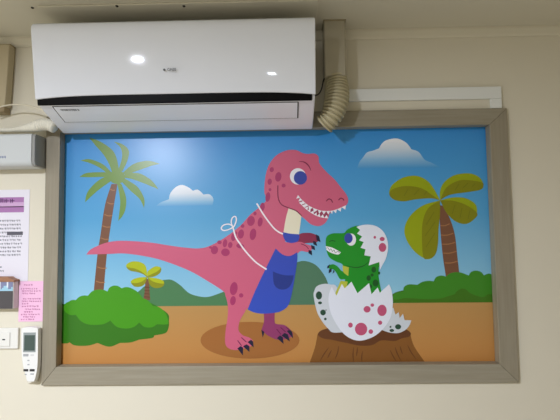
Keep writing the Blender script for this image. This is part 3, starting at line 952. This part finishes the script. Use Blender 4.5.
for r in (221.5, 225.5, 229.3, 233.2, 237, 240.6, 244.4, 248.2, 252, 255.6, 267.5, 271.5):
    end = 22.8 if r < 260 else 5
    a, b = unp(-38, r, -0.0012), unp(end - random.random() * 2.5, r, -0.0012)
    marks(a.x, b.x, a.z - 0.003, 0.0062, -0.0012, int((b.x - a.x) / 0.0082), 0.72, bm)
    if r == 233.2:
        sheet(bm, 7, 231.8, 22.8, 235, -0.0014, 0.0002)
obj('lettering', bm, INK, nt_)

pn = thing('sticky_note', 'pink handwritten note on the wall under the notice corner', 'note', (unp(31, 321, 0).x, 0, unp(31, 321, 0).z))
yn = -0.0018
obj('paper', sheet(bmesh.new(), 19.2, 281.3, 43.2, 321.4, yn, 0.0008), mat('pink_paper', (246, 196, 224), 0.6, 0.3), pn)
bm = bmesh.new()
for r, x0, x1 in ((285, 24, 33), (288.8, 21, 38), (291.2, 22, 41), (293.6, 22, 36), (299, 23, 41), (301.4, 22, 42), (303.8, 22, 29), (306.4, 22, 39), (309.4, 25, 41), (312, 24, 33), (314.6, 21, 40), (317, 23, 36), (319.4, 21, 35)):
    a, b = unp(x0, r, yn), unp(x1, r, yn)
    marks(a.x, b.x, a.z - 0.0025, 0.005, yn, max(3, int((b.x - a.x) / 0.0075)), 0.75, bm)
obj('handwriting', bm, mat('magenta_ink', (176, 84, 136), 0.6), pn)

yh = -0.03
hx0, hx1 = unp(-24, 295, yh).x, unp(13.4, 295, yh).x
hz0, hz1 = unp(8, 309, yh).z, unp(8, 280, yh).z
hd = thing('wall_holder', 'small wall box with charcoal front, blue band and brown lid under the notice', 'holder', ((hx0 + hx1) / 2, 0, hz0))
obj('box_body', mkbox(hx0, hx1, yh, -0.0022, hz0, hz1), mat('holder_white', (222, 218, 212), 0.5), hd, 0.002)
zz = unp(8, 291, yh).z
obj('front_panel', mkbox(hx0, hx1 - 0.0015, yh - 0.0015, yh - 0.0002, hz0 + 0.001, zz), mat('charcoal', (76, 72, 74), 0.5), hd, 0.0006)
# blue and white band with a wavy printed edge
bm = bmesh.new()
nW = 24
zb_, zt_ = zz + 0.0003, hz1 - 0.003
for k in range(nW):
    xa, xb = hx0 + (hx1 - hx0 - 0.002) * k / nW, hx0 + (hx1 - hx0 - 0.002) * (k + 1) / nW
    h1 = zb_ + (zt_ - zb_) * (0.35 + 0.2 * math.sin(k * 1.1))
    box(bm, xa, xb, yh - 0.0014, yh - 0.0002, zb_, h1, 0)
    box(bm, xa, xb, yh - 0.0013, yh - 0.0002, h1, zt_, 1 if k % 5 else 2)
obj('band', bm, [mat('band_blue', (160, 204, 222), 0.5), mat('band_navy', (128, 132, 164), 0.5), mat('band_white', (226, 230, 236), 0.5)], hd)
lz = unp(8, 281.8, yh).z
bm = bmesh.new()
prism(bm, [unp(-24, 282, yh - 0.004), unp(14.4, 282, yh - 0.004), unp(14.2, 280, yh - 0.004), unp(9.8, 278.6, yh - 0.004), unp(8, 277, yh - 0.004), unp(-24, 277, yh - 0.004)], 0.03)
obj('lid', bm, mat('lid_brown', (158, 112, 82), 0.55), hd, 0.0015)

sw = thing('wall_switch', 'white wall switch plate beside the remote control', 'switch', (unp(3, 349, 0).x, 0, unp(3, 349, 0).z))
PL = mat('switch_white', (232, 230, 222), 0.35, 0.5)
bm = sheet(bmesh.new(), -26, 328.4, 17.6, 348.8, -0.010, 0.0095)
obj('plate', bm, PL, sw, 0.002)
rk = obj('rocker', sheet(bmesh.new(), -9, 332.6, 9.4, 346.4, -0.0135, 0.0034), PL, sw, 0.0015)
bm = sheet(bmesh.new(), 2.2, 339, 5, 340.2, -0.0139, 0.0004)
obj('indicator', bm, mat('indicator_black', (44, 42, 42), 0.4), rk)

RWH = mat('remote_white', (238, 237, 232), 0.35, 0.5)
yr = -0.034
rm = thing('remote_control', 'white air conditioner remote with dark screen hung beside the frame corner', 'remote control', (unp(30, 384, 0).x, 0, unp(30, 384, 0).z))
out = catmull([(21.2, 328.6, 1), (24, 327.6), (30, 327.3), (35.6, 327.8), (38, 329, 1), (37.9, 345), (37.6, 362), (36.6, 372), (34.4, 380.4), (33, 381.6), (29, 381.6), (26.8, 380.4), (25.6, 375), (23, 366), (21.4, 350)], True, 4)
bm = bmesh.new()
prism(bm, [unp(p.x, p.y, yr) for p in out], 0.021)
obj('remote_body', bm, RWH, rm, 0.003, seg=3)
bm = bmesh.new()
prism(bm, [unp(x, y, -0.0125) for x, y in ((20.6, 331), (40.6, 331), (40.2, 359), (38.8, 359.5), (38.6, 370), (36.6, 383), (27.4, 383.6), (25.6, 378), (22, 362))], 0.012)
obj('holder', bm, mat('holder_ivory', (222, 216, 200), 0.45), rm, 0.002)
bz = obj('screen_bezel', sheet(bmesh.new(), 23.4, 332.6, 35.4, 352.2, yr - 0.0006, 0.0005), mat('bezel_grey', (150, 158, 156), 0.4), rm)
obj('screen', sheet(bmesh.new(), 24.4, 335.2, 34.6, 350.6, yr - 0.0010, 0.0004), mat('lcd_green', (66, 84, 78), 0.18, 0.6), bz)
GB, BB = mat('button_grey', (170, 172, 172), 0.5), mat('button_black', (48, 46, 46), 0.5)
for x0, y0, x1, y1, m in ((23.2, 354, 28.2, 356.4, GB), (30.4, 354.4, 33.6, 356, mat('button_pale', (214, 214, 210), 0.5)), (27.4, 360, 29.2, 361, GB), (27.4, 364.2, 29.2, 365.2, GB), (23.4, 369.2, 28, 371.4, BB), (29.6, 369.2, 34.4, 371.4, BB), (24.6, 374, 26.4, 374.9, GB), (30.4, 373.6, 33.6, 374.6, GB)):
    obj('button', sheet(bmesh.new(), x0, y0, x1, y1, yr - 0.0012, 0.0018), m, rm)
